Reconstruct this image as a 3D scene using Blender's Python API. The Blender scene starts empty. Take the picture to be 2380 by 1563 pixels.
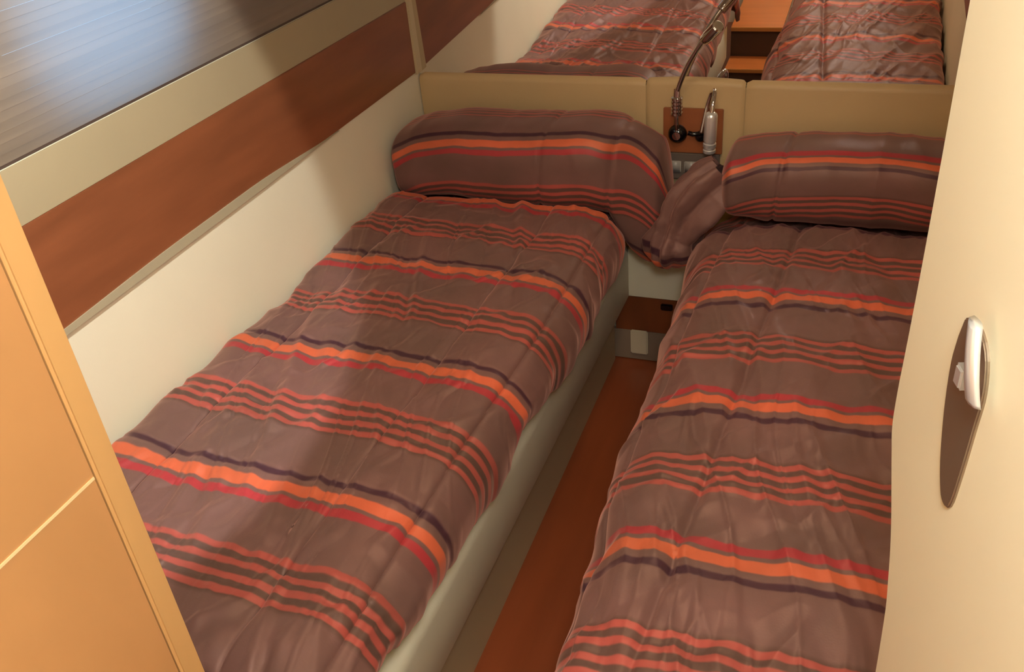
import bpy, bmesh, math, random
import numpy as np
from mathutils import Vector, Matrix

random.seed(7)
C = bpy.context.scene.collection
SC = bpy.context.scene

# ------------------------------------------------------------------ camera
YAW, PITCH, ROLL, F = -0.3983716727, 0.5695009979, 0.0992949673, 2138.72168
cy, sy = math.cos(YAW), math.sin(YAW)
cp, sp = math.cos(PITCH), math.sin(PITCH)
cr, sr = math.cos(ROLL), math.sin(ROLL)
fw = Vector((sy * cp, cy * cp, -sp))
rt = Vector((cy, -sy, 0))
dn = fw.cross(rt)
r_ = rt * cr + dn * sr
d_ = dn * cr - rt * sr
cam = bpy.data.cameras.new('camera')
camo = bpy.data.objects.new('camera', cam)
C.objects.link(camo)
m = Matrix.Identity(4)
for i in range(3):
    m[i][0] = r_[i]; m[i][1] = -d_[i]; m[i][2] = -fw[i]
m[0][3], m[1][3], m[2][3] = 0, -2.6, 1.83
camo.matrix_world = m
cam.sensor_fit = 'HORIZONTAL'
cam.sensor_width = 36
cam.lens = F / 2380 * 36
cam.clip_start = 0.02
SC.camera = camo

# ------------------------------------------------------------------ world, lights, exposure
SC.view_settings.view_transform = 'Standard'
SC.view_settings.look = 'None'
SC.view_settings.gamma = 1
SC.view_settings.use_curve_mapping = False
SC.view_settings.exposure = 0.18
w = bpy.data.worlds.new('world'); SC.world = w
w.use_nodes = True
bg = w.node_tree.nodes['Background']
bg.inputs[0].default_value = (0.26, 0.62, 1.0, 1)
bg.inputs[1].default_value = 2.8

WARM = (1.0, 0.82, 0.55)
SOFT = (0.93, 1.0, 1.03)


def spot(name, loc, direction, power, half, blend, radius=0.03, col=WARM):
    l = bpy.data.lights.new(name, 'SPOT')
    l.energy = power; l.color = col
    l.spot_size = 2 * math.radians(half); l.spot_blend = blend
    l.shadow_soft_size = radius
    o = bpy.data.objects.new(name, l); C.objects.link(o)
    o.location = loc
    o.rotation_euler = Vector(direction).to_track_quat('-Z', 'Y').to_euler()
    return o


def point(name, loc, power, radius=0.05, col=WARM):
    l = bpy.data.lights.new(name, 'POINT')
    l.energy = power; l.color = col; l.shadow_soft_size = radius
    o = bpy.data.objects.new(name, l); C.objects.link(o); o.location = loc
    return o


LAMPS = [(-0.60, -1.70), (0.05, -2.50), (-0.30, -1.05), (0.12, -1.05)]
spot('shade_edge_spot', (-0.60, -1.70, 2.06), (-0.7508, 0.103, -0.6524), 56, 36.3, 0.12, 0.02, SOFT)  # added spot; cone edge stands in for a cast shadow edge on the wall
point('entry_light', (0.05, -2.50, 2.03), 36, 0.11, SOFT)
spot('cabin_fill', (-0.30, -1.05, 2.04), (0, 0, -1), 22, 56, 0.7, 0.10)  # added overhead fill, placed to brighten the headboard end and berth rail

# ------------------------------------------------------------------ helpers


def srgb(r, g, b):
    def f(c):
        c /= 255
        return c / 12.92 if c <= 0.04045 else ((c + 0.055) / 1.055) ** 2.4
    return (f(r), f(g), f(b), 1)


def mat(name, col, rough=0.5, metal=0.0, spec=0.5, coat=0.0, noise=None, bump=None, emit=None, trans=0.0):
    """principled material; noise=(scale, amount, stretch) varies the colour, bump=(scale, strength)"""
    mt = bpy.data.materials.new(name); mt.use_nodes = True
    nt = mt.node_tree; b = nt.nodes['Principled BSDF']
    b.inputs['Base Color'].default_value = col
    b.inputs['Roughness'].default_value = rough
    b.inputs['Metallic'].default_value = metal
    b.inputs['Specular IOR Level'].default_value = spec
    b.inputs['Coat Weight'].default_value = coat
    b.inputs['Transmission Weight'].default_value = trans
    if emit:
        b.inputs['Emission Color'].default_value = emit[0]
        b.inputs['Emission Strength'].default_value = emit[1]
    tc = nt.nodes.new('ShaderNodeTexCoord')
    if noise:
        mp = nt.nodes.new('ShaderNodeMapping'); mp.inputs['Scale'].default_value = noise[2]
        nz = nt.nodes.new('ShaderNodeTexNoise'); nz.inputs['Scale'].default_value = noise[0]
        nz.inputs['Detail'].default_value = 6
        nt.links.new(tc.outputs['Object'], mp.inputs[0]); nt.links.new(mp.outputs[0], nz.inputs['Vector'])
        rp = nt.nodes.new('ShaderNodeValToRGB')
        a = noise[1]
        rp.color_ramp.elements[0].position = 0.3; rp.color_ramp.elements[1].position = 0.7
        rp.color_ramp.elements[0].color = tuple(c * (1 - a) for c in col[:3]) + (1,)
        rp.color_ramp.elements[1].color = tuple(min(1, c * (1 + a)) for c in col[:3]) + (1,)
        nt.links.new(nz.outputs['Fac'], rp.inputs[0]); nt.links.new(rp.outputs[0], b.inputs['Base Color'])
    if bump:
        nz = nt.nodes.new('ShaderNodeTexNoise'); nz.inputs['Scale'].default_value = bump[0]
        nt.links.new(tc.outputs['Object'], nz.inputs['Vector'])
        bp = nt.nodes.new('ShaderNodeBump'); bp.inputs['Strength'].default_value = bump[1]
        bp.inputs['Distance'].default_value = 0.01
        nt.links.new(nz.outputs['Fac'], bp.inputs['Height']); nt.links.new(bp.outputs[0], b.inputs['Normal'])
    return mt


def quilt_mat(name, sign, start, period=0.415):
    """woven stripes across the length: p = fract(sign*(v-start)/period), v read from the UV map"""
    mt = bpy.data.materials.new(name); mt.use_nodes = True
    nt = mt.node_tree; b = nt.nodes['Principled BSDF']; L = nt.links
    b.inputs['Roughness'].default_value = 0.50
    b.inputs['Specular IOR Level'].default_value = 0.62
    b.inputs['Specular Tint'].default_value = srgb(255, 205, 185)
    b.inputs['Sheen Weight'].default_value = 0.5
    b.inputs['Sheen Roughness'].default_value = 0.4
    b.inputs['Sheen Tint'].default_value = srgb(235, 170, 150)
    uv = nt.nodes.new('ShaderNodeUVMap'); uv.uv_map = 'UVMap'
    sx = nt.nodes.new('ShaderNodeSeparateXYZ'); L.new(uv.outputs[0], sx.inputs[0])
    nz = nt.nodes.new('ShaderNodeTexNoise'); nz.inputs['Scale'].default_value = 14
    L.new(uv.outputs[0], nz.inputs['Vector'])

    def mth(op, a, bb):
        n = nt.nodes.new('ShaderNodeMath'); n.operation = op
        for i, q in enumerate((a, bb)):
            if isinstance(q, (int, float)): n.inputs[i].default_value = q
            else: L.new(q, n.inputs[i])
        return n.outputs[0]
    wob = mth('MULTIPLY', mth('SUBTRACT', nz.outputs['Fac'], 0.5), 0.012)
    v = mth('ADD', sx.outputs[1], wob)
    p = mth('FRACT', mth('ADD', mth('DIVIDE', mth('MULTIPLY', mth('SUBTRACT', v, start), sign), period), 20.0), 0.0)
    base = srgb(112, 82, 75); olive = srgb(88, 66, 58); purple = srgb(62, 36, 48)
    red = srgb(166, 50, 56); orange = srgb(206, 98, 64); coral = srgb(166, 78, 68)
    rp = nt.nodes.new('ShaderNodeValToRGB'); cr_ = rp.color_ramp; cr_.interpolation = 'LINEAR'
    stops = []

    def band(a, e, c, c0, soft=0.0022):
        stops.extend([(a - soft, c0), (a + soft * .4, c), (e - soft * .4, c), (e + soft, c0)])
    band(0.003, 0.018, purple, base)
    band(0.036, 0.061, orange, base)
    band(0.072, 0.090, red, base)
    for k in range(4):
        s = 0.200 + 0.0285 * k
        stops.extend([(s - .002, base if k == 0 else olive), (s + .001, coral), (s + .012, coral), (s + .0145, olive)])
    stops.append((0.200 + 0.0285 * 3 + .024, base))
    els = cr_.elements
    while len(els) > 1: els.remove(els[-1])
    els[0].position = 0; els[0].color = base
    for pos, c in stops:
        e = els.new(max(0, min(1, pos / period))); e.color = c
    L.new(p, rp.inputs[0])
    # faint marbling of the satin
    n2 = nt.nodes.new('ShaderNodeTexNoise'); n2.inputs['Scale'].default_value = 5; n2.inputs['Detail'].default_value = 4
    L.new(uv.outputs[0], n2.inputs['Vector'])
    mx = nt.nodes.new('ShaderNodeMix'); mx.data_type = 'RGBA'; mx.blend_type = 'MULTIPLY'
    mx.inputs['Factor'].default_value = 1.0
    r2 = nt.nodes.new('ShaderNodeValToRGB')
    r2.color_ramp.elements[0].color = (0.82, 0.84, 0.80, 1); r2.color_ramp.elements[1].color = (1.1, 1.0, 1.0, 1)
    r2.color_ramp.elements[0].position = .35; r2.color_ramp.elements[1].position = .65
    L.new(n2.outputs['Fac'], r2.inputs[0])
    L.new(rp.outputs[0], mx.inputs[6]); L.new(r2.outputs[0], mx.inputs[7])
    L.new(mx.outputs[2], b.inputs['Base Color'])
    # weave
    n3 = nt.nodes.new('ShaderNodeTexNoise'); n3.inputs['Scale'].default_value = 260
    L.new(uv.outputs[0], n3.inputs['Vector'])
    bp = nt.nodes.new('ShaderNodeBump'); bp.inputs['Strength'].default_value = .12; bp.inputs['Distance'].default_value = .002
    L.new(n3.outputs['Fac'], bp.inputs['Height']); L.new(bp.outputs[0], b.inputs['Normal'])
    return mt


def wood_mat(name, col, rough=0.3, grain=(1, 1, 12), amount=0.16):
    mt = mat(name, col, rough=rough, spec=0.5, coat=0.25, noise=(2.2, amount, grain))
    mt.node_tree.nodes['Principled BSDF'].inputs['Coat Roughness'].default_value = 0.25
    return mt


M = {}
M['cream'] = mat('cream_vinyl', srgb(238, 225, 194), 0.55, spec=0.35, noise=(3, .03, (1, 1, 1)), bump=(300, .04))
M['cream_shade'] = mat('cream_shaded', srgb(186, 164, 126), 0.5, spec=0.35, noise=(3, .03, (1, 1, 1)))  # darker cream: shade under the berth lip put into the colour
M['pad'] = mat('headboard_vinyl', srgb(206, 172, 122), 0.5, spec=0.35, noise=(4, .03, (1, 1, 1)), bump=(200, .05))
M['door_cream'] = mat('door_cream', srgb(236, 224, 190), 0.45, spec=0.4, noise=(2, .02, (1, 1, 1)))
M['tan'] = mat('tan_panel', srgb(188, 142, 74), 0.5, noise=(3, .05, (1, 1, 1)))
M['cherry'] = wood_mat('cherry_wood', srgb(138, 78, 46), 0.38, (9, 1.2, 9))
M['floor'] = wood_mat('floor_wood', srgb(140, 68, 36), 0.28, (8, 0.8, 8), .12)
M['step'] = wood_mat('step_wood', srgb(198, 110, 52), 0.35, (1, 9, 9), .1)
M['riser'] = mat('riser_dark', srgb(82, 64, 54), 0.4, noise=(4, .1, (1, 1, 1)))
M['nosing'] = wood_mat('nosing_wood', srgb(214, 150, 84), 0.35, (1, 9, 9), .06)
M['darkwood'] = wood_mat('locker_wood', srgb(126, 64, 30), 0.4, (8, 8, 1.4), .12)
M['grey'] = mat('grey_laminate', srgb(140, 118, 98), 0.4)
M['cab'] = wood_mat('wardrobe_wood', srgb(190, 136, 85), 0.42, (2.0, 2.4, 1.2), .10)
M['cab_edge'] = wood_mat('wardrobe_edge_wood', srgb(198, 150, 94), 0.42, (3, 3, .8), .05)
M['brass'] = mat('inlay_metal', srgb(252, 222, 165), 0.4, metal=.25)
M['chrome'] = mat('chrome', srgb(222, 222, 224), 0.08, metal=1.0)
M['satin_chrome'] = mat('satin_chrome', srgb(240, 240, 238), 0.30, metal=.75)
M['dark_chrome'] = mat('dark_chrome', srgb(160, 140, 118), 0.36, metal=.8)
M['black'] = mat('black_gloss', srgb(14, 11, 12), 0.12, spec=.6)
M['switch'] = mat('grey_switch_plate', srgb(128, 112, 100), 0.35, metal=.3)
M['rocker'] = mat('rocker_grey', srgb(168, 158, 148), 0.3)
M['ceiling'] = mat('ceiling_vinyl', srgb(232, 222, 200), 0.6, bump=(120, .05))
M['trim'] = mat('cream_trim', srgb(204, 180, 138), 0.5)
M['ledge'] = mat('ledge_trim', srgb(176, 160, 128), 0.5)
M['diffuser'] = mat('lamp_diffuser', (1, .9, .75, 1), 0.5, emit=((1, .80, .55, 1), 14))
mirror_m = mat('mirror_glass', srgb(232, 226, 220), 0.0, metal=1.0)
M['mirror'] = mirror_m
pane = bpy.data.materials.new('window_pane'); pane.use_nodes = True
_n = pane.node_tree; _t = _n.nodes.new('ShaderNodeBsdfTransparent'); _g = _n.nodes.new('ShaderNodeBsdfGlossy'); _g.inputs['Roughness'].default_value = .02
_x = _n.nodes.new('ShaderNodeMixShader'); _x.inputs[0].default_value = .06
_n.links.new(_t.outputs[0], _x.inputs[1]); _n.links.new(_g.outputs[0], _x.inputs[2]); _n.links.new(_x.outputs[0], _n.nodes['Material Output'].inputs[0])
M['pane'] = pane
M['hull'] = mat('hull_inside', srgb(70, 60, 52), .8)
M['mattress'] = mat('mattress_ticking', srgb(210, 200, 180), .8, noise=(30, .04, (1, 1, 1)))


def link(name, me, material=None, parent=None, smooth=True):
    o = bpy.data.objects.new(name, me); C.objects.link(o)
    if material: me.materials.append(material)
    if parent: o.parent = parent
    if smooth:
        me.polygons.foreach_set('use_smooth', [True] * len(me.polygons))
    return o


def from_bm(name, bm, material, parent=None, smooth=False):
    bmesh.ops.recalc_face_normals(bm, faces=bm.faces)
    me = bpy.data.meshes.new(name); bm.to_mesh(me); bm.free()
    return link(name, me, material, parent, smooth)


def box(name, lo, hi, material, parent=None, bevel=0.0, seg=2):
    bm = bmesh.new()
    bmesh.ops.create_cube(bm, size=1)
    for v in bm.verts:
        v.co = Vector([lo[i] if v.co[i] < 0 else hi[i] for i in range(3)])
    if bevel:
        bmesh.ops.bevel(bm, geom=list(bm.edges), offset=bevel, segments=seg, affect='EDGES')
    return from_bm(name, bm, material, parent, False)


def prism(name, pts, axis, a, b, material, parent=None, bevel=0.0, smooth=False):
    """closed outline of 2-D points extruded along an axis between a and b"""
    bm = bmesh.new()

    def P(p, t):
        if axis == 0: return (t, p[0], p[1])
        if axis == 1: return (p[0], t, p[1])
        return (p[0], p[1], t)
    va = [bm.verts.new(P(p, a)) for p in pts]; vb = [bm.verts.new(P(p, b)) for p in pts]
    bm.faces.new(va); bm.faces.new(vb[::-1])
    n = len(pts)
    for i in range(n): bm.faces.new((va[i], vb[i], vb[(i + 1) % n], va[(i + 1) % n]))
    if bevel: bmesh.ops.bevel(bm, geom=list(bm.edges), offset=bevel, segments=3, affect='EDGES')
    return from_bm(name, bm, material, parent, smooth)


def tube(name, pts, rad, material, parent=None, n=16, caps=True):
    """round tube along points; rad a number or list"""
    P = [Vector(p) for p in pts]
    if not isinstance(rad, (list, tuple)): rad = [rad] * len(P)
    bm = bmesh.new(); rings = []
    up = Vector((0.12, 0.3, 1)).normalized()
    t0 = (P[1] - P[0]).normalized()
    if abs(t0.dot(up)) > .95: up = Vector((0, 1, 0))
    nrm = t0.cross(up).normalized()
    for i, p in enumerate(P):
        t = (P[min(i + 1, len(P) - 1)] - P[max(i - 1, 0)]).normalized()
        nrm = (nrm - t * nrm.dot(t)).normalized(); bn = t.cross(nrm)
        rings.append([bm.verts.new(p + (nrm * math.cos(a) + bn * math.sin(a)) * rad[i]) for a in [2 * math.pi * k / n for k in range(n)]])
    for i in range(len(rings) - 1):
        for k in range(n):
            bm.faces.new((rings[i][k], rings[i][(k + 1) % n], rings[i + 1][(k + 1) % n], rings[i + 1][k]))
    if caps: bm.faces.new(rings[0][::-1]); bm.faces.new(rings[-1])
    o = from_bm(name, bm, material, parent, True)
    return o


def lathe(name, origin, axis, prof, material, parent=None, n=28):
    """surface of revolution; profile [(distance along axis, radius)]"""
    ax = Vector(axis).normalized(); o = Vector(origin)
    h = Vector((1, 0, 0)) if abs(ax.x) < .8 else Vector((0, 1, 0))
    u = ax.cross(h).normalized(); v = ax.cross(u)
    bm = bmesh.new(); rings = []
    for d, r in prof:
        rings.append([bm.verts.new(o + ax * d + (u * math.cos(t) + v * math.sin(t)) * max(r, 2e-4)) for t in [2 * math.pi * k / n for k in range(n)]])
    for i in range(len(rings) - 1):
        for k in range(n): bm.faces.new((rings[i][k], rings[i][(k + 1) % n], rings[i + 1][(k + 1) % n], rings[i + 1][k]))
    bm.faces.new(rings[0]); bm.faces.new(rings[-1])
    ob = from_bm(name, bm, material, parent, True)
    ob.data.set_sharp_from_angle(angle=math.radians(40))
    return ob


def spline(pts, k=10):
    P = [Vector(p) for p in pts]; P = [P[0] * 2 - P[1]] + P + [P[-1] * 2 - P[-2]]
    out = []
    for i in range(1, len(P) - 2):
        for j in range(k):
            t = j / k
            out.append(0.5 * ((2 * P[i]) + (-P[i - 1] + P[i + 1]) * t + (2 * P[i - 1] - 5 * P[i] + 4 * P[i + 1] - P[i + 2]) * t * t + (-P[i - 1] + 3 * P[i] - 3 * P[i + 1] + P[i + 2]) * t ** 3))
    out.append(P[-2]); return out


def structure(o): o['kind'] = 'structure'; return o


def thing(name, label, cat, loc=(0, 0, 0), group=None):
    o = bpy.data.objects.new(name, None); C.objects.link(o); o.location = loc
    o.empty_display_size = .05
    o['label'] = label; o['category'] = cat
    if group: o['group'] = group
    return o


def adopt(root):
    """children were built in world space: keep them there"""
    for ch in root.children:
        ch.matrix_parent_inverse = Matrix.Translation(root.location).inverted()


def grid_mesh(name, X, Y, Z, U, V, material, parent=None, thickness=0.0):
    """surface from 2-D arrays, with a UV map"""
    nr, nc = X.shape
    co = np.stack([X, Y, Z], -1).reshape(-1, 3)
    idx = np.arange(nr * nc).reshape(nr, nc)
    f = np.stack([idx[:-1, :-1], idx[:-1, 1:], idx[1:, 1:], idx[1:, :-1]], -1).reshape(-1, 4)
    me = bpy.data.meshes.new(name)
    me.vertices.add(len(co)); me.vertices.foreach_set('co', co.ravel())
    me.loops.add(f.size); me.loops.foreach_set('vertex_index', f.ravel().astype(np.int32))
    me.polygons.add(len(f)); me.polygons.foreach_set('loop_start', np.arange(0, f.size, 4, dtype=np.int32))
    me.update(calc_edges=True)
    uvl = me.uv_layers.new(name='UVMap')
    uv = np.stack([U, V], -1).reshape(-1, 2)[f.ravel()]
    uvl.data.foreach_set('uv', uv.ravel())
    o = link(name, me, material, parent, True)
    if thickness:
        md = o.modifiers.new('thick', 'SOLIDIFY'); md.thickness = thickness; md.offset = -1
    return o


_rng = np.random.RandomState(11)
_tab = _rng.rand(256, 256)


def vnoise(x, y, seed=0):
    x = x + seed * 17.31; y = y + seed * 7.77
    xi = np.floor(x).astype(int); yi = np.floor(y).astype(int)
    fx = x - xi; fy = y - yi
    fx = fx * fx * (3 - 2 * fx); fy = fy * fy * (3 - 2 * fy)
    g = lambda a, b: _tab[a % 256, b % 256]
    return (g(xi, yi) * (1 - fx) + g(xi + 1, yi) * fx) * (1 - fy) + (g(xi, yi + 1) * (1 - fx) + g(xi + 1, yi + 1) * fx) * fy


def fbm(x, y, seed=0, o=3):
    s = 0; a = 1; t = 0
    for k in range(o):
        s = s + a * vnoise(x * 2 ** k, y * 2 ** k, seed + k); t += a; a *= .5
    return s / t * 2 - 1


def sstep(a, b, x):
    t = np.clip((x - a) / (b - a), 0, 1); return t * t * (3 - 2 * t)


# ------------------------------------------------------------------ room shell
WL, WR = -1.33, 0.27     # inner faces of the hull walls beside the berths
structure(box('floor', (WL - .1, -3.4, -.05), (1.0, .12, 0), M['floor']))
structure(box('ceiling', (-1.5, -3.4, 2.08), (1.0, .12, 2.13), M['ceiling']))
structure(box('wall_back', (-1.5, .03, -.05), (1.0, .12, 2.13), M['cream']))
# left hull wall: lower panel, band above the wood, and panels round the window opening
WY0, WY1, WZ0, WZ1 = -2.25, -0.18, 1.306, 1.86
structure(box('wall_left', (WL - .09, -3.4, -.05), (WL, .03, WZ0), M['cream']))
structure(box('trim_4', (WL, -3.3, 1.2065), (WL + .003, -.018, 1.3055), mat('upper_band_dimmed', srgb(172, 152, 116), .5, noise=(3, .03, (1, 1, 1)))))  # darker than the wall below: dimmer light up here put into the colour
structure(box('wall_left_upper', (WL - .09, -3.4, WZ1), (WL, .03, 2.08), M['cream']))
structure(box('wall_left_head_side', (WL - .09, WY1, WZ0), (WL, .03, WZ1), M['cream']))
structure(box('wall_left_foot_side', (WL - .09, -3.4, WZ0), (WL, WY0, WZ1), M['cream']))
structure(box('wall_right', (WR, -2.55, -.05), (WR + .08, .03, 2.13), M['cream']))
structure(box('wall_right_entry', (.92, -3.4, -.05), (1.0, -2.55, 2.13), M['cream']))
structure(box('wall_partition', (WR, -2.60, -.05), (1.0, -2.55, 2.13), M['cream']))
structure(box('wall_front', (-1.5, -3.48, -.05), (1.0, -3.4, 2.13), M['cream']))

# window with its blind
win = structure(box('window_1', (WL - .062, WY0, WZ0 + .0), (WL - .058, WY1, WZ1), M['pane']))
# hull outside the glass with an oval porthole that lets the daylight in
bm = bmesh.new()
N = 40; cyp, czp, ry, rz = -1.20, 1.50, .21, .165
sg = lambda q: math.copysign(abs(q) ** .6, q)
inner = [bm.verts.new((WL - .068, cyp + ry * sg(math.cos(2 * math.pi * k / N)), czp + rz * sg(math.sin(2 * math.pi * k / N)))) for k in range(N)]
outer = []
for k in range(N):
    c, s = math.cos(2 * math.pi * k / N), math.sin(2 * math.pi * k / N)
    ty = (WY1 + .06 - cyp) if c > 0 else (cyp - WY0 + .06); tz = (WZ1 + .06 - czp) if s > 0 else (czp - WZ0 + .06)
    q = 1 / max(abs(c) / ty, abs(s) / tz)
    outer.append(bm.verts.new((WL - .068, cyp + q * c, czp + q * s)))
for k in range(N): bm.faces.new((inner[k], inner[(k + 1) % N], outer[(k + 1) % N], outer[k]))
ext = bmesh.ops.extrude_face_region(bm, geom=list(bm.faces))
for v in [g for g in ext['geom'] if isinstance(g, bmesh.types.BMVert)]: v.co.x -= .02
o = from_bm('wall_left_hull', bm, M['hull']); structure(o)

bl = thing('window_blind', 'pale grey slatted blind glowing blue with daylight, over the wood band', 'blind', (WL, -1.2, WZ0))
bm_blind = mat('blind_slat', srgb(150, 128, 104), .38, noise=(1.0, .16, (0.2, .9, 34)))
nt = bm_blind.node_tree
tr = nt.nodes.new('ShaderNodeBsdfTranslucent'); tr.inputs[0].default_value = srgb(215, 215, 220)
mx = nt.nodes.new('ShaderNodeMixShader'); mx.inputs[0].default_value = .30
nt.links.new(nt.nodes['Principled BSDF'].outputs[0], mx.inputs[1]); nt.links.new(tr.outputs[0], mx.inputs[2])
nt.links.new(mx.outputs[0], nt.nodes['Material Output'].inputs[0])
zz = WZ0 + .005; pitch = .016
rows = int((WZ1 - zz - .03) / pitch)
ys = np.linspace(WY0 + .004, WY1 - .004, 90)
for k in range(rows):
    n = 7; t = np.linspace(-1, 1, n)
    T, YY = np.meshgrid(t, ys, indexing='ij')
    XX = WL - .0035 - .0004 * (1 - T ** 2) + .0012 * fbm(YY * 1.2, YY * 0 + k, 3)
    ZZ = zz + pitch * (k + .5) + T * pitch * .503
    grid_mesh('slat', XX, YY, ZZ, YY, ZZ, bm_blind, bl)
box('bottom_rail', (WL - .010, WY0 + .004, WZ0 + .0005), (WL - .001, WY1 - .004, WZ0 + .005), M['riser'], bl, .001)
adopt(bl)

# wood band along the left hull, its lower ledge and the corner trim
wb = box('trim_1', (WL, -3.3, .990), (WL + .006, -.018, 1.206), M['cherry'], None, .0015); structure(wb)
pts = []
yy = np.linspace(-3.3, -.52, 60)
top = np.where(yy > -1.2, .990 + .017 * sstep(-.52, -.95, yy), .990 + .017 - .010 * sstep(-1.2, -1.7, yy))
pts = [(-.52, .989)] + [(y, .986) for y in (-.9, -3.3)] + list(zip(yy.tolist(), top.tolist()))
structure(prism('trim_2', pts, 0, WL, WL + .009, M['ledge']))
structure(box('trim_3', (WL, -.018, .985), (WL + .012, .0195, 1.95), M['trim'], None, .002))
# right hull: same band
structure(box('trim_5', (WR - .006, -1.7, .995), (WR, .0, 1.206), M['cherry'], None, .0015))

# mirror above the headboard, leaning one degree into the cabin
mr = thing('wall_mirror', 'wide frameless mirror above the cream headboard reflecting both berths', 'mirror', (-.53, .0, .975))
mg = box('glass', (-.795, -.006, 0), (.795, 0, .90), M['mirror'], mr)
mr.rotation_euler = (math.radians(1.9), 0, 0)
mr.location = (-.53, .024, .968)

# ------------------------------------------------------------------ headboard
hb = thing('headboard', 'padded cream headboard running behind both berths under the mirror', 'headboard', (-.53, 0, .62))


def pad(x0, x1, z0, z1, rise, name='padded_panel'):
    nx, nz_ = 40, 60
    u = np.linspace(0, 1, nx); 
    a = np.linspace(0, 1, nz_)
    # profile: up the front, over the rounded top
    rr = .022
    zf = np.concatenate([np.linspace(z0, z1 - rr, 30), z1 - rr + rr * np.sin(np.linspace(0, math.pi / 2, 20))[1:]])
    yf = np.concatenate([np.zeros(30), rr - rr * np.cos(np.linspace(0, math.pi / 2, 20))[1:]])
    U, ZZ = np.meshgrid(u, zf, indexing='ij'); _, YY = np.meshgrid(u, yf, indexing='ij')
    XX = x0 + (x1 - x0) * U
    e = np.minimum(XX - x0, x1 - XX)
    edge = np.clip(e / .014, 0, 1); groove = (1 - np.sqrt(1 - (1 - edge) ** 2 * .999)) 
    YY = YY + groove * .006
    ZZ = ZZ + rise * np.sin(U * math.pi) * sstep(z0, z1, ZZ) - .006 * groove * sstep(z1 - .05, z1, ZZ)
    YY = YY - .004 * np.sin(U * math.pi) * np.sin((ZZ - z0) / (z1 - z0) * math.pi)
    return grid_mesh(name, XX, YY, ZZ, XX, ZZ, M['pad'], hb)


pad(WL + .003, -.597, .625, .983, 0.0)
pad(-.595, -.311, .625, .983, .006)
pad(-.309, WR - .003, .625, .983, 0.0)
box('backing_board', (WL + .003, .010, .625), (WR - .003, .0285, .962), M['pad'], hb)
adopt(hb)
structure(box('trim_6', (WL, .006, .43), (WR, .03, .6245), M['tan']))

# ------------------------------------------------------------------ lamp plate, switches, reading lamps
pl = thing('wall_plate', 'small square wooden wall plate on the headboard between the pillows', 'panel', (-.455, -.006, .69))
box('wood_plate', (-.540, -.016, .770), (-.367, -.005, .905), wood_mat('plate_wood', srgb(156, 88, 50), .35, (1.5, 6, 7), .1), pl, .002)
box('switch_plate', (-.538, -.020, .686), (-.372, -.005, .769), M['switch'], pl, .003)
for i, x in enumerate((-.503, -.462)):
    rk = prism('rocker_switch', [(-.019, -.018), (-.019, .018), (.019, .018), (.019, -.018)], 1, -.026, -.019, M['rocker'], pl, .002, True)
    rk.data.transform(Matrix.Translation((x + .006 * i, 0, .728)))
adopt(pl)

GL = 'chrome gooseneck reading lamp'
la = thing('reading_lamp', 'chrome gooseneck reading lamp on round black mount, its tall neck rising across the mirror', 'lamp', (-.496, -.016, .831))
lathe('mount', (-.496, -.016, .831), (0, -1, 0), [(0, .001), (0, .026), (.006, .028), (.014, .026), (.022, .018), (.026, .008), (.027, .001)], M['black'], la)
lathe('mount_ring', (-.496, -.041, .831), (0, -1, 0), [(0, .001), (0, .012), (.004, .012), (.004, .004)], M['chrome'], la)
# knurled sleeve
prof = []
z = 0.0
for k in range(5):
    prof += [(z, .0135), (z + .002, .017), (z + .008, .017), (z + .010, .0135)]
    z += .011
prof = [(-.03, .007), (-.001, .007)] + prof + [(z, .011), (z + .02, .010)]
lathe('sleeve', (-.496, -.040, .895), (.02, -.05, 1), prof, M['chrome'], la)
lathe('stem', (-.496, -.033, .835), (0, -.1, 1), [(0, .006), (.05, .006)], M['chrome'], la, 14)
nk = spline([(-.494, -.045, .965), (-.482, -.055, 1.00), (-.460, -.075, 1.05), (-.432, -.100, 1.10), (-.408, -.122, 1.135)], 12)
tube('gooseneck', nk, .0075, M['chrome'], la, 14)
lathe('lamp_head', (-.410, -.119, 1.131), (.55, -.55, .62), [(0, .008), (.002, .014), (.006, .0155), (.020, .0155), (.026, .0165), (.075, .0165), (.078, .013)], M['chrome'], la)
adopt(la)

lb = thing('reading_lamp', 'chrome reading lamp beside the right pillow with head folded down over the wooden plate', 'lamp', (-.42, -.016, .831))
lathe('mount', (-.428, -.016, .826), (0, -1, 0), [(0, .001), (0, .016), (.01, .017), (.018, .012), (.019, .001)], M['black'], lb)
tube('joint_bar', [(-.464, -.030, .838), (-.45, -.030, .834), (-.418, -.030, .838)], .007, M['black'], lb, 14)
nk = spline([(-.425, -.034, .84), (-.418, -.028, .88), (-.410, -.022, .925), (-.398, -.03, .962), (-.386, -.065, .975), (-.384, -.095, .955), (-.387, -.105, .925)], 12)
tube('gooseneck', nk, .0065, M['chrome'], lb, 14)
lathe('lamp_head', (-.387, -.105, .93), (-.03, 0.06, -1), [(0, .007), (.003, .013), (.006, .0165), (.012, .018), (.085, .018), (.087, .0155), (.091, .0155), (.093, .0185), (.103, .0185), (.106, .0155), (.110, .0155), (.112, .018), (.12, .018), (.121, .014)], M['satin_chrome'], lb)
adopt(lb)

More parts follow.
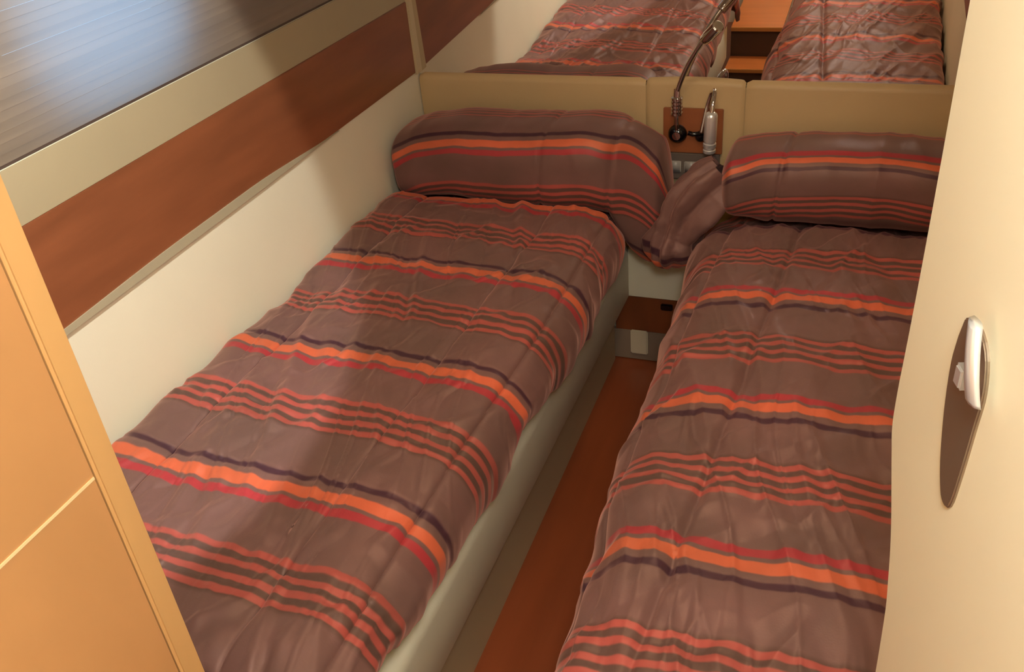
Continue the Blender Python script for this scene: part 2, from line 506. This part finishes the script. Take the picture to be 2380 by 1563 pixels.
# ------------------------------------------------------------------ aisle end locker between the berths
lk = thing('aisle_locker', 'low locker closing the aisle under the headboard, cream top over a brown wood panel', 'cabinet', (-.52, 0, 0))
prism('cream_top', [(-.020, .258), (-.024, .262), (-.024, .418), (-.018, .432), (-.008, .438), (.004, .438), (.004, .258)], 0, -.652, -.400, M['cream'], lk)
box('wood_panel', (-.70, -.010, .118), (-.36, .004, .2575), M['darkwood'], lk)
box('plinth', (-.735, -.014, .002), (-.36, .004, .1175), M['grey'], lk, .002)
box('courtesy_light', (-.648, -.024, .030), (-.588, -.014, .125), mat('light_cover', srgb(206, 190, 160), .4), lk, .004)
lt = box('latch', (-.545, -.022, .215), (-.505, -.011, .238), M['black'], lk, .003)
adopt(lk)


# ------------------------------------------------------------------ berth bases
def base(name, label, outer, sgn, wall, y0, y1):
    """moulded base: rounded lip, upright face, recessed kick panel. outer = x of the face at y=0; sgn=+1 faces +x"""
    t = thing(name, label, 'bed', ((outer + wall) / 2, -1.0, 0), 'twin berths')
    prof = [(-.30, .40), (-.055, .40), (-.050, .425), (-.040, .436), (-.022, .4375), (-.008, .432), (-.001, .420), (0, .405), (0, .262), (-.003, .257), (-.03, .256), (-.30, .256)]
    bm = bmesh.new(); ysx = np.linspace(y1, y0, 30)
    rings = []
    for y in ysx:
        off = outer - sgn * .018 * (y1 - y) / 1.6 * (1 if sgn > 0 else -.0)
        rings.append([bm.verts.new((off + sgn * p[0], y, p[1])) for p in prof])
    for i in range(len(rings) - 1):
        for k in range(len(prof)):
            bm.faces.new((rings[i][k], rings[i][(k + 1) % len(prof)], rings[i + 1][(k + 1) % len(prof)], rings[i + 1][k]))
    bm.faces.new(rings[0]); bm.faces.new(rings[-1][::-1])
    from_bm('side_rail', bm, M['cream'], t, True).data.set_sharp_from_angle(angle=math.radians(50))
    k0 = outer - sgn * .052
    k1 = k0 - sgn * .03
    box('kick_panel', (min(k0, k1), y0, .0), (max(k0, k1), y1, .255), M['cream_shade'], t)
    a, b = sorted((outer - sgn * .30, wall))
    box('berth_platform', (a, y0, .25), (b, y1, .395), M['cream_shade'], t)
    a, b = sorted((outer - sgn * .055, wall + sgn * .034))
    box('mattress', (a, y0 + .26, .402), (b, y1 - .02, .58), M['mattress'], t, .03, 4)
    adopt(t)
    return t


base('berth', 'cream moulded berth along the left hull wall beneath the window', -.650, 1, WL + .001, -2.08, -.026)
base('berth', 'cream moulded berth on the right side, mostly hidden under its bedspread', -.300, -1, WR - .001, -1.99, -.026)

# steps up to the entry
st = thing('entry_steps', 'two wooden steps at the foot of the aisle, seen only in the mirror', 'steps', (-.56, -2.2, 0))
box('riser', (-.68, -2.106, .0), (-.42, -2.094, .188), M['riser'], st)
box('tread', (-.68, -2.27, .188), (-.42, -2.092, .199), M['step'], st)
box('nosing', (-.68, -2.0915, .180), (-.42, -2.084, .200), M['nosing'], st, .002)
box('riser', (-.68, -2.286, .199), (-.42, -2.274, .340), M['riser'], st)
box('nosing', (-.68, -2.2695, .332), (-.42, -2.262, .354), M['nosing'], st, .002)
box('tread', (-.68, -3.39, .341), (-.42, -2.270, .353), M['step'], st)
adopt(st)


# ------------------------------------------------------------------ bedspreads
def spread(name, label, prof_x, prof_z, seams, y_head, y_foot, material, flip, hem_fn, wall_fn, seed, seamskew=0.0, group='striped bedspreads'):
    """prof: wall -> aisle cross-section control points. Grid columns follow the profile, rows the length."""
    px, pz = np.array(prof_x), np.array(prof_z)
    s = np.concatenate([[0], np.cumsum(np.hypot(np.diff(px), np.diff(pz)))])
    nc, nr = 330, 560
    ss = np.linspace(0, s[-1], nc)
    # smooth the control polyline
    X1 = np.interp(ss, s, px); Z1 = np.interp(ss, s, pz)
    ker = np.hanning(25); ker /= ker.sum()
    def sm(a):
        pad_ = 12
        b = np.concatenate([2 * a[0] - a[pad_:0:-1], a, 2 * a[-1] - a[-2:-pad_ - 2:-1]])
        return np.convolve(b, ker, 'valid')
    X1, Z1 = sm(X1), sm(Z1)
    yv = np.linspace(y_head, y_foot, nr)
    Y, S = np.meshgrid(yv, ss, indexing='ij')
    X = np.tile(X1, (nr, 1)); Z = np.tile(Z1, (nr, 1))
    # normals of the section
    tx = np.gradient(X1); tz = np.gradient(Z1); ln = np.hypot(tx, tz)
    nx, nz_ = -tz / ln, tx / ln
    if nz_[nc // 3] < 0: nx, nz_ = -nx, -nz_
    U = X.copy(); V = Y.copy()
    d = np.zeros_like(X)
    # puffy channels between seams
    k = s[-1]
    sx = [ss[np.argmin(np.abs(X1 - q))] if not isinstance(q, tuple) else q[0] for q in seams]
    bounds = [0] + sorted(sx) + [s[-1]]
    for a, b in zip(bounds[:-1], bounds[1:]):
        skew = seamskew * (Y + .8)
        t = (S + skew - a) / (b - a)
        msk = (t >= 0) & (t <= 1)
        wdt = b - a
        d += np.where(msk, .006 * min(1, wdt / .3) * np.clip(1 - (2 * t - 1) ** 6, 0, 1), 0)
    for q in sorted(sx):
        dist = np.abs(S + seamskew * (Y + .8) - q + .003 * fbm(Y * 6, Y * 0 + q * 9, seed))
        d -= (.0055 if seamskew == 0 else .0085) * np.exp(-(dist / (.0055 if seamskew == 0 else .009)) ** 2)
    # slow undulation, long creases along the bed, short creases
    d += .006 * fbm(X * 4, Y * 3.2, seed, 2)
    r1 = fbm((X + .35 * Y) * 15, Y * 2.6, seed + 5, 2)
    d += .0080 * (1 - np.abs(r1) * 2.2)
    r2 = fbm((X - .5 * Y) * 12, (Y + .2 * X) * 6, seed + 9, 2)
    d += .0055 * np.clip(1 - np.abs(r2) * 3, 0, 1)
    # gathers inside the bands of thin stripes
    p = np.mod(flip[0] * (Y - flip[1]), .415)
    bandm = np.exp(-((p - .25) / .055) ** 4)
    gath = fbm(X * 9 + 2, Y * 60, seed + 13, 2)
    d += bandm * .0034 * gath * (.6 + .8 * vnoise(X * 5, Y * 5, seed + 2))
    line = np.exp(-((p - .012) / .012) ** 2)
    d -= .0028 * line * flip[2]
    d += .0060 * np.abs(fbm((X + .3 * Y) * 6, (Y - .2 * X) * 4.5, seed + 23, 2))
    r3 = fbm((X + .18 * Y + .02 * np.sin(Y * 9)) * 23, Y * 2.2, seed + 17, 2)
    d += .0050 * np.clip(1 - np.abs(r3) * 5, 0, 1) ** 2 * vnoise(X * 5, Y * 4, seed + 4)
    d *= .15 + .85 * sstep(0, .06, S)
    X = X + d * nx[None, :]; Z = Z + d * nz_[None, :]
    # wall side height, hem lift
    wz = wall_fn(Y); fall = sstep(.30, .0, S)
    Z = Z + wz * fall
    hz, hx = hem_fn(Y); low = sstep(s[-1] - .12, s[-1], S)
    Z = Z + hz * low; X = X + hx * sstep(s[-1] - .42, s[-1] - .22, S)
    # foot: falls over the end
    ft = np.clip((y_foot + .22 - Y) / .22, 0, 1)
    Z = np.maximum(Z - .19 * ft ** 2.2, np.minimum(Z, .452))
    # head end tucks down a little under the pillow
    hd = sstep(-.325, -.265, Y) * sstep(s[-1] - .02, s[-1] - .26, S)
    Z = Z - .080 * hd
    X = X + np.sign(X1[0] - X1[-1]) * .02 * sstep(-.31, -.25, Y) * sstep(s[-1] - .30, s[-1] - .16, S)
    o = grid_mesh(name, X, Y, Z, U, V, material, None, .006)
    o['label'] = label; o['category'] = 'bedspread'; o['group'] = group
    return o


q_left = quilt_mat('striped_satin_left', -1.0, -.288 + .003)
q_right = quilt_mat('striped_satin_right', 1.0, -1.168 - .0)

wl_y = [-1.9, -1.547, -1.357, -1.183, -1.026, -.932, -.868, -.818, -.745, -.602, -.449, -.308, 0]
wl_z = [.735, .735, .728, .722, .709, .697, .698, .716, .729, .728, .716, .708, .70]
he_y = [-2.1, -1.774, -1.664, -1.553, -1.428, -1.316, -1.238, -1.173, -1.036, -.917, -.777, -.579, -.355, 0]
he_z = [.535, .535, .507, .498, .489, .467, .471, .514, .481, .441, .434, .440, .434, .43]

spread('bedspread', 'brown satin bedspread with orange and red stripes on the left berth by the window',
       [WL + .022, WL + .024, -1.28, -1.0, -.80, -.70, -.650, -.618, -.600, -.604, -.612],
       [.640, .700, .712, .706, .704, .700, .688, .660, .615, .57, .535],
       [-1.19, -.79, -.640], -.055, -2.10, q_left, (-1.0, -.285, 1.0),
       lambda Y: (np.interp(-Y, [-a for a in he_y][::-1], he_z[::-1]) - .438 - .046 * (1 - sstep(-1.5, -.8, Y)), -.023 * (1 - sstep(-1.5, -.8, Y))),
       lambda Y: np.interp(-Y, [-a for a in wl_y][::-1], wl_z[::-1]) - .712, 3)
spread('bedspread', 'brown satin bedspread with orange and red stripes on the right berth by the cream door',
       [WR - .016, WR - .020, .22, 0.0, -.20, -.28, -.332, -.368, -.384, -.380, -.355],
       [.635, .685, .694, .700, .698, .688, .655, .590, .50, .42, .34],
       [-.145, -.320], -.055, -2.02, q_right, (1.0, -1.168, .4),
       lambda Y: (0 * Y, -.022 * sstep(-.60, -.30, Y) + .034 * (1 - sstep(-1.65, -1.25, Y)) + .006 * fbm(Y * 5, Y * 0, 31)),
       lambda Y: 0 * Y, 21, .07)


# ------------------------------------------------------------------ pillows
def pillow(name, label, xs, stations, material, vfun, seams, seed, group='covered pillows'):
    """loft along x: stations give (x, ybottomfront, zbottom, yfront, zmid, ytop, ztop, yback)"""
    nc = 150; nth = 150
    S = np.array(stations); xq = np.linspace(S[0, 0], S[-1, 0], nc)
    # denser at the ends
    w_ = np.linspace(0, math.pi, nc); xq = S[0, 0] + (S[-1, 0] - S[0, 0]) * (1 - np.cos(w_)) / 2
    def ip(k):
        return np.interp(xq, S[:, 0], S[:, k])
    ker = np.hanning(13); ker /= ker.sum()
    cols = [np.convolve(np.pad(ip(k), 6, 'edge'), ker, 'valid') for k in range(1, 6)]
    yf, yb, zb, zt, yt = cols   # front y, back y, bottom z, top z, y of the crown
    th = np.linspace(0, 2 * math.pi, nth)
    TH, XI = np.meshgrid(th, np.arange(nc), indexing='ij')
    # superellipse section, starting at the back going over the top to the front and round the bottom
    c, s_ = np.cos(TH), np.sin(TH)
    ex = 0.66
    cc = np.sign(c) * np.abs(c) ** ex; ssn = np.sign(s_) * np.abs(s_) ** ex
    YF, YB, ZB, ZT, YT = [a[XI] for a in (yf, yb, zb, zt, yt)]
    cyc = (YF + YB) / 2; ry_ = (YB - YF) / 2
    czc = (ZT + ZB) / 2; rz_ = (ZT - ZB) / 2
    Yp = cyc + ry_ * cc
    Zp = czc + rz_ * ssn
    # lean the crown: shift top points towards yt
    lift = np.clip(ssn, 0, 1)
    Yp = Yp + (YT - cyc) * lift * .8
    e = np.minimum(xq - S[0, 0], S[-1, 0] - xq)
    end = np.clip(e / .034, 0, 1); shrink = np.sqrt(np.clip(1 - (1 - end) ** 2, 0, 1)); shrink = .0 + 1.0 * shrink
    SH = shrink[XI]
    Yp = cyc + (Yp - cyc) * SH; Zp = czc + (Zp - czc) * SH
    Xp = xq[XI]
    # arc length coordinate from the back over the top
    dy = np.diff(cyc + ry_ * cc, axis=0); dz = np.diff(czc + rz_ * ssn, axis=0)
    arc = np.concatenate([np.zeros((1, nc)), np.cumsum(np.hypot(dy, dz), axis=0)], 0)
    n = .005 * fbm(Xp * 5, arc * 5, seed, 3) + .0030 * (1 - 2 * np.abs(fbm(Xp * 14, arc * 4, seed + 3, 2)))
    for q in seams:
        n -= .006 * np.exp(-((Xp - q + .10 * (arc - .3)) / .005) ** 2)
    n += -.003
    Yp = Yp + n * cc; Zp = Zp + n * ssn
    o = grid_mesh(name, Xp, Yp, Zp, Xp, vfun(arc, Xp), material)
    o['label'] = label; o['category'] = 'pillow'; o['group'] = group
    return o


# stations: x, y front, y back, z bottom, z top, y of crown
PLs = [(-1.322, -.300, -.05, .680, .865, -.19), (-1.30, -.305, -.04, .678, .885, -.19), (-1.22, -.308, -.03, .674, .908, -.18),
       (-1.10, -.310, -.026, .680, .922, -.18), (-.95, -.312, -.026, .670, .916, -.17), (-.80, -.312, -.026, .668, .924, -.17),
       (-.70, -.305, -.026, .668, .934, -.17), (-.64, -.290, -.026, .655, .922, -.16), (-.605, -.262, -.028, .53, .905, -.15), (-.56, -.235, -.03, .475, .88, -.14), (-.51, -.215, -.04, .47, .85, -.13), (-.488, -.20, -.05, .48, .82, -.13)]
pillow('pillow', 'brown striped pillow on the left berth, its end drooping into the aisle', None, PLs, q_left,
       lambda arc, X: .115 - arc * 1.25 - .02 * np.clip(X + .75, 0, 1), [-.82, -.62], 41)
PRs = [(-.340, -.285, -.05, .680, .850, -.17), (-.310, -.290, -.04, .680, .866, -.17), (-.22, -.295, -.028, .67, .884, -.17), (-.05, -.297, -.026, .67, .894, -.17),
       (.10, -.297, -.026, .67, .896, -.17), (.22, -.295, -.028, .67, .885, -.17), (.250, -.28, -.04, .675, .86, -.16)]
pillow('pillow', 'brown striped pillow at the head of the right berth, beside the bunched fabric', None, PRs, q_right,
       lambda arc, X: -.385 - arc - .6 * np.maximum(arc - .30, 0), [-.17], 57)

# bunched corner of the right cover hanging into the aisle
def bunch():
    ctr = spline([(-.325, -.20, .79), (-.368, -.21, .748), (-.412, -.225, .695), (-.438, -.235, .648), (-.455, -.24, .612), (-.465, -.245, .578), (-.470, -.245, .543), (-.470, -.245, .518), (-.469, -.245, .512)], 14)
    rad = np.interp(np.linspace(0, 8, len(ctr)), range(9), [.055, .072, .074, .062, .060, .070, .060, .032, .003])
    n = 96; th = np.linspace(0, 2 * math.pi, n)
    X = np.zeros((len(ctr), n)); Y = X.copy(); Z = X.copy(); U = X.copy(); V = X.copy()
    for i, p in enumerate(ctr):
        t = (ctr[min(i + 1, len(ctr) - 1)] - ctr[max(i - 1, 0)]).normalized()
        a = t.cross(Vector((0, 1, 0))).normalized(); b = t.cross(a)
        tt = i / len(ctr)
        fold = 1 + .16 * np.sin(th * 7 + 5 * tt + 1.5 * np.sin(th * 2 + 3 * tt)) + .10 * np.sin(th * 4 - 7 * tt) + .10 * fbm(np.cos(th) * 3 + 5, np.sin(th) * 3 + tt * 9, 5)
        r = rad[i] * fold
        for k in range(3):
            arr = (X, Y, Z)[k]
            arr[i] = p[k] + r * (np.cos(th) * a[k] * 1.0 + np.sin(th) * b[k] * (1.05 if k != 1 else .9))
        U[i] = th * .05; V[i] = -.84 + .08 * min(tt / .6, 1) + .13 * max(tt - .6, 0) / .4 + .008 * np.sin(th * 3)
    o = grid_mesh('bunched_corner', X, Y, Z, U, V, q_right, None)
    o['label'] = 'dark bunched corner of the bedspread hanging into the aisle'
    return o


bspread = [o for o in bpy.data.objects if o.get('category') == 'bedspread'][-1]
bc = bunch(); bc.parent = bspread

# ------------------------------------------------------------------ wardrobe in the left foreground
wd = thing('wardrobe', 'tall orange wood wardrobe side in the left foreground with a thin metal inlay', 'wardrobe', (-.95, -2.6, .78))
CX = -.65
box('carcass', (WL + .012, -3.38, .80), (CX - .020, -2.090, 2.07), M['cab'], wd)
box('edge_stile', (CX - .019, -2.117, .80), (CX, -2.087, 2.07), M['cab_edge'], wd, .003, 3)
dr = box('door_leaf', (CX - .019, -3.0, .80), (CX - .0015, -2.119, 2.07), M['cab'], wd, .0015)
il = box('inlay_strip', (CX - .004, -2.98, 1.2695), (CX - .0005, -2.1205, 1.2725), M['brass'], wd)
adopt(wd)

# ------------------------------------------------------------------ cream door in the right foreground
P0 = Vector((.0625, -1.85, 0)); DU = Vector((.29, -1, 0)).normalized()
DN = Vector((-1, -.29, 0)).normalized()          # towards the camera side
door = bpy.data.objects.new('door_1', None); C.objects.link(door); door.location = (P0.x, P0.y, .85)
door['kind'] = 'structure'
edge = [(0.0, 2.02), (0.0, 1.70), (-.0005, 1.5), (-.003, 1.375), (-.006, 1.30), (-.004, 1.26), (.006, 1.235), (.020, 1.205), (.034, 1.175), (.045, 1.145), (.053, 1.115), (.060, 1.085), (.0640, 1.04), (.067, .985), (.070, .92), (.075, .86), (.085, .85)]


def D(s, z, out=0.0):
    return P0 + DU * s + DN * out + Vector((0, 0, z))


bm = bmesh.new()
ol = spline([(a, b, 0) for a, b in edge], 6)
ol = [(p.x, p.y) for p in ol] + [(.60, .85), (.60, 2.02)]
fa = [bm.verts.new(D(s, z, 0)) for s, z in ol]; fb = [bm.verts.new(D(s, z, -.022)) for s, z in ol]
bm.faces.new(fa); bm.faces.new(fb[::-1])
for i in range(len(ol)):
    j = (i + 1) % len(ol); bm.faces.new((fa[i], fb[i], fb[j], fa[j]))
bmesh.ops.recalc_face_normals(bm, faces=bm.faces)
be = [e for e in bm.edges if len(e.link_faces) == 2 and max(len(f.verts) for f in e.link_faces) > 10]
bmesh.ops.bevel(bm, geom=be, offset=.005, segments=3, affect='EDGES')
me = bpy.data.meshes.new('door_leaf'); bm.to_mesh(me); bm.free()
leaf = link('door_leaf', me, M['door_cream'], door, False)
# handle: lens shaped escutcheon, boss, curved lever
hd_ = bpy.data.objects.new('door_handle', None); C.objects.link(hd_); hd_.parent = door


def dplate(name, outline, a, b, material, bev=.002, dish=0.0):
    bm = bmesh.new()
    va = [bm.verts.new(D(s, z, a)) for s, z in outline]; vb = [bm.verts.new(D(s, z, b)) for s, z in outline]
    bm.faces.new(va[::-1]); top_f = bm.faces.new(vb)
    for i in range(len(outline)):
        j = (i + 1) % len(outline); bm.faces.new((va[i], va[j], vb[j], vb[i]))
    bmesh.ops.recalc_face_normals(bm, faces=bm.faces)
    if bev: bmesh.ops.bevel(bm, geom=[e for e in bm.edges if top_f in e.link_faces], offset=bev, segments=3, affect='EDGES')
    me = bpy.data.meshes.new(name); bm.to_mesh(me); bm.free()
    return link(name, me, material, hd_, False)


c0, cz_ = .124, 1.375
lens_o = [(p.x, p.y) for p in spline([(.103, 1.430, 0), (.100, 1.404, 0), (.104, 1.368, 0), (.1126, 1.333, 0), (.1225, 1.308, 0), (.1345, 1.2925, 0), (.149, 1.298, 0), (.155, 1.335, 0), (.159, 1.383, 0), (.161, 1.418, 0), (.150, 1.446, 0), (.125, 1.456, 0), (.108, 1.448, 0)], 4)]
dplate('escutcheon', lens_o, .0, .003, M['dark_chrome'], .0012)
dplate('boss', [(.125, 1.403), (.125, 1.420), (.137, 1.420), (.137, 1.403)], .003, .010, M['satin_chrome'], .0015)
# lever: curved bar standing off the door
bm = bmesh.new(); rings = []
for k in range(21):
    t = k / 20
    z = 1.470 - .052 * t
    s = .148 + .0215 * t + .004 * math.sin(math.pi * t)
    outw = .013 + .003 * (1 - (2 * t - 1) ** 2)
    hw = .0085 + .002 * t
    ring = []
    for (ds, do) in [(-1, -.5), (-.8, .5), (-.3, 1), (.3, 1), (.8, .5), (1, -.5), (.3, -.9), (-.3, -.9)]:
        ring.append(bm.verts.new(D(s + ds * hw, z, outw + do * .004)))
    rings.append(ring)
for i in range(20):
    for k in range(8): bm.faces.new((rings[i][k], rings[i][(k + 1) % 8], rings[i + 1][(k + 1) % 8], rings[i + 1][k]))
bm.faces.new(rings[0]); bm.faces.new(rings[-1][::-1])
from_bm('lever', bm, M['satin_chrome'], hd_, True)
for ch in list(door.children):
    ch.matrix_parent_inverse = Matrix.Translation(door.location).inverted()

# ------------------------------------------------------------------ added ceiling light fittings, unseen above the frame
lab = ['added unseen round ceiling light above the left berth', 'added unseen round ceiling light above the cabin entry',
       'added unseen round ceiling light over the aisle near the headboard', 'added unseen round ceiling light above the right berth']
for (x, y), l in zip(LAMPS, lab):
    t = thing('added_ceiling_light', l, 'lamp', (x, y, 2.08), 'added ceiling lights')
    lathe('bezel', (x, y, 2.08), (0, 0, -1), [(0, .05), (.004, .05), (.006, .046), (.006, .036), (.003, .035)], M['satin_chrome'], t)
    lathe('diffuser', (x, y, 2.0795), (0, 0, -1), [(.001, .0345), (.0035, .034), (.004, .001)], M['diffuser'], t)
    adopt(t)
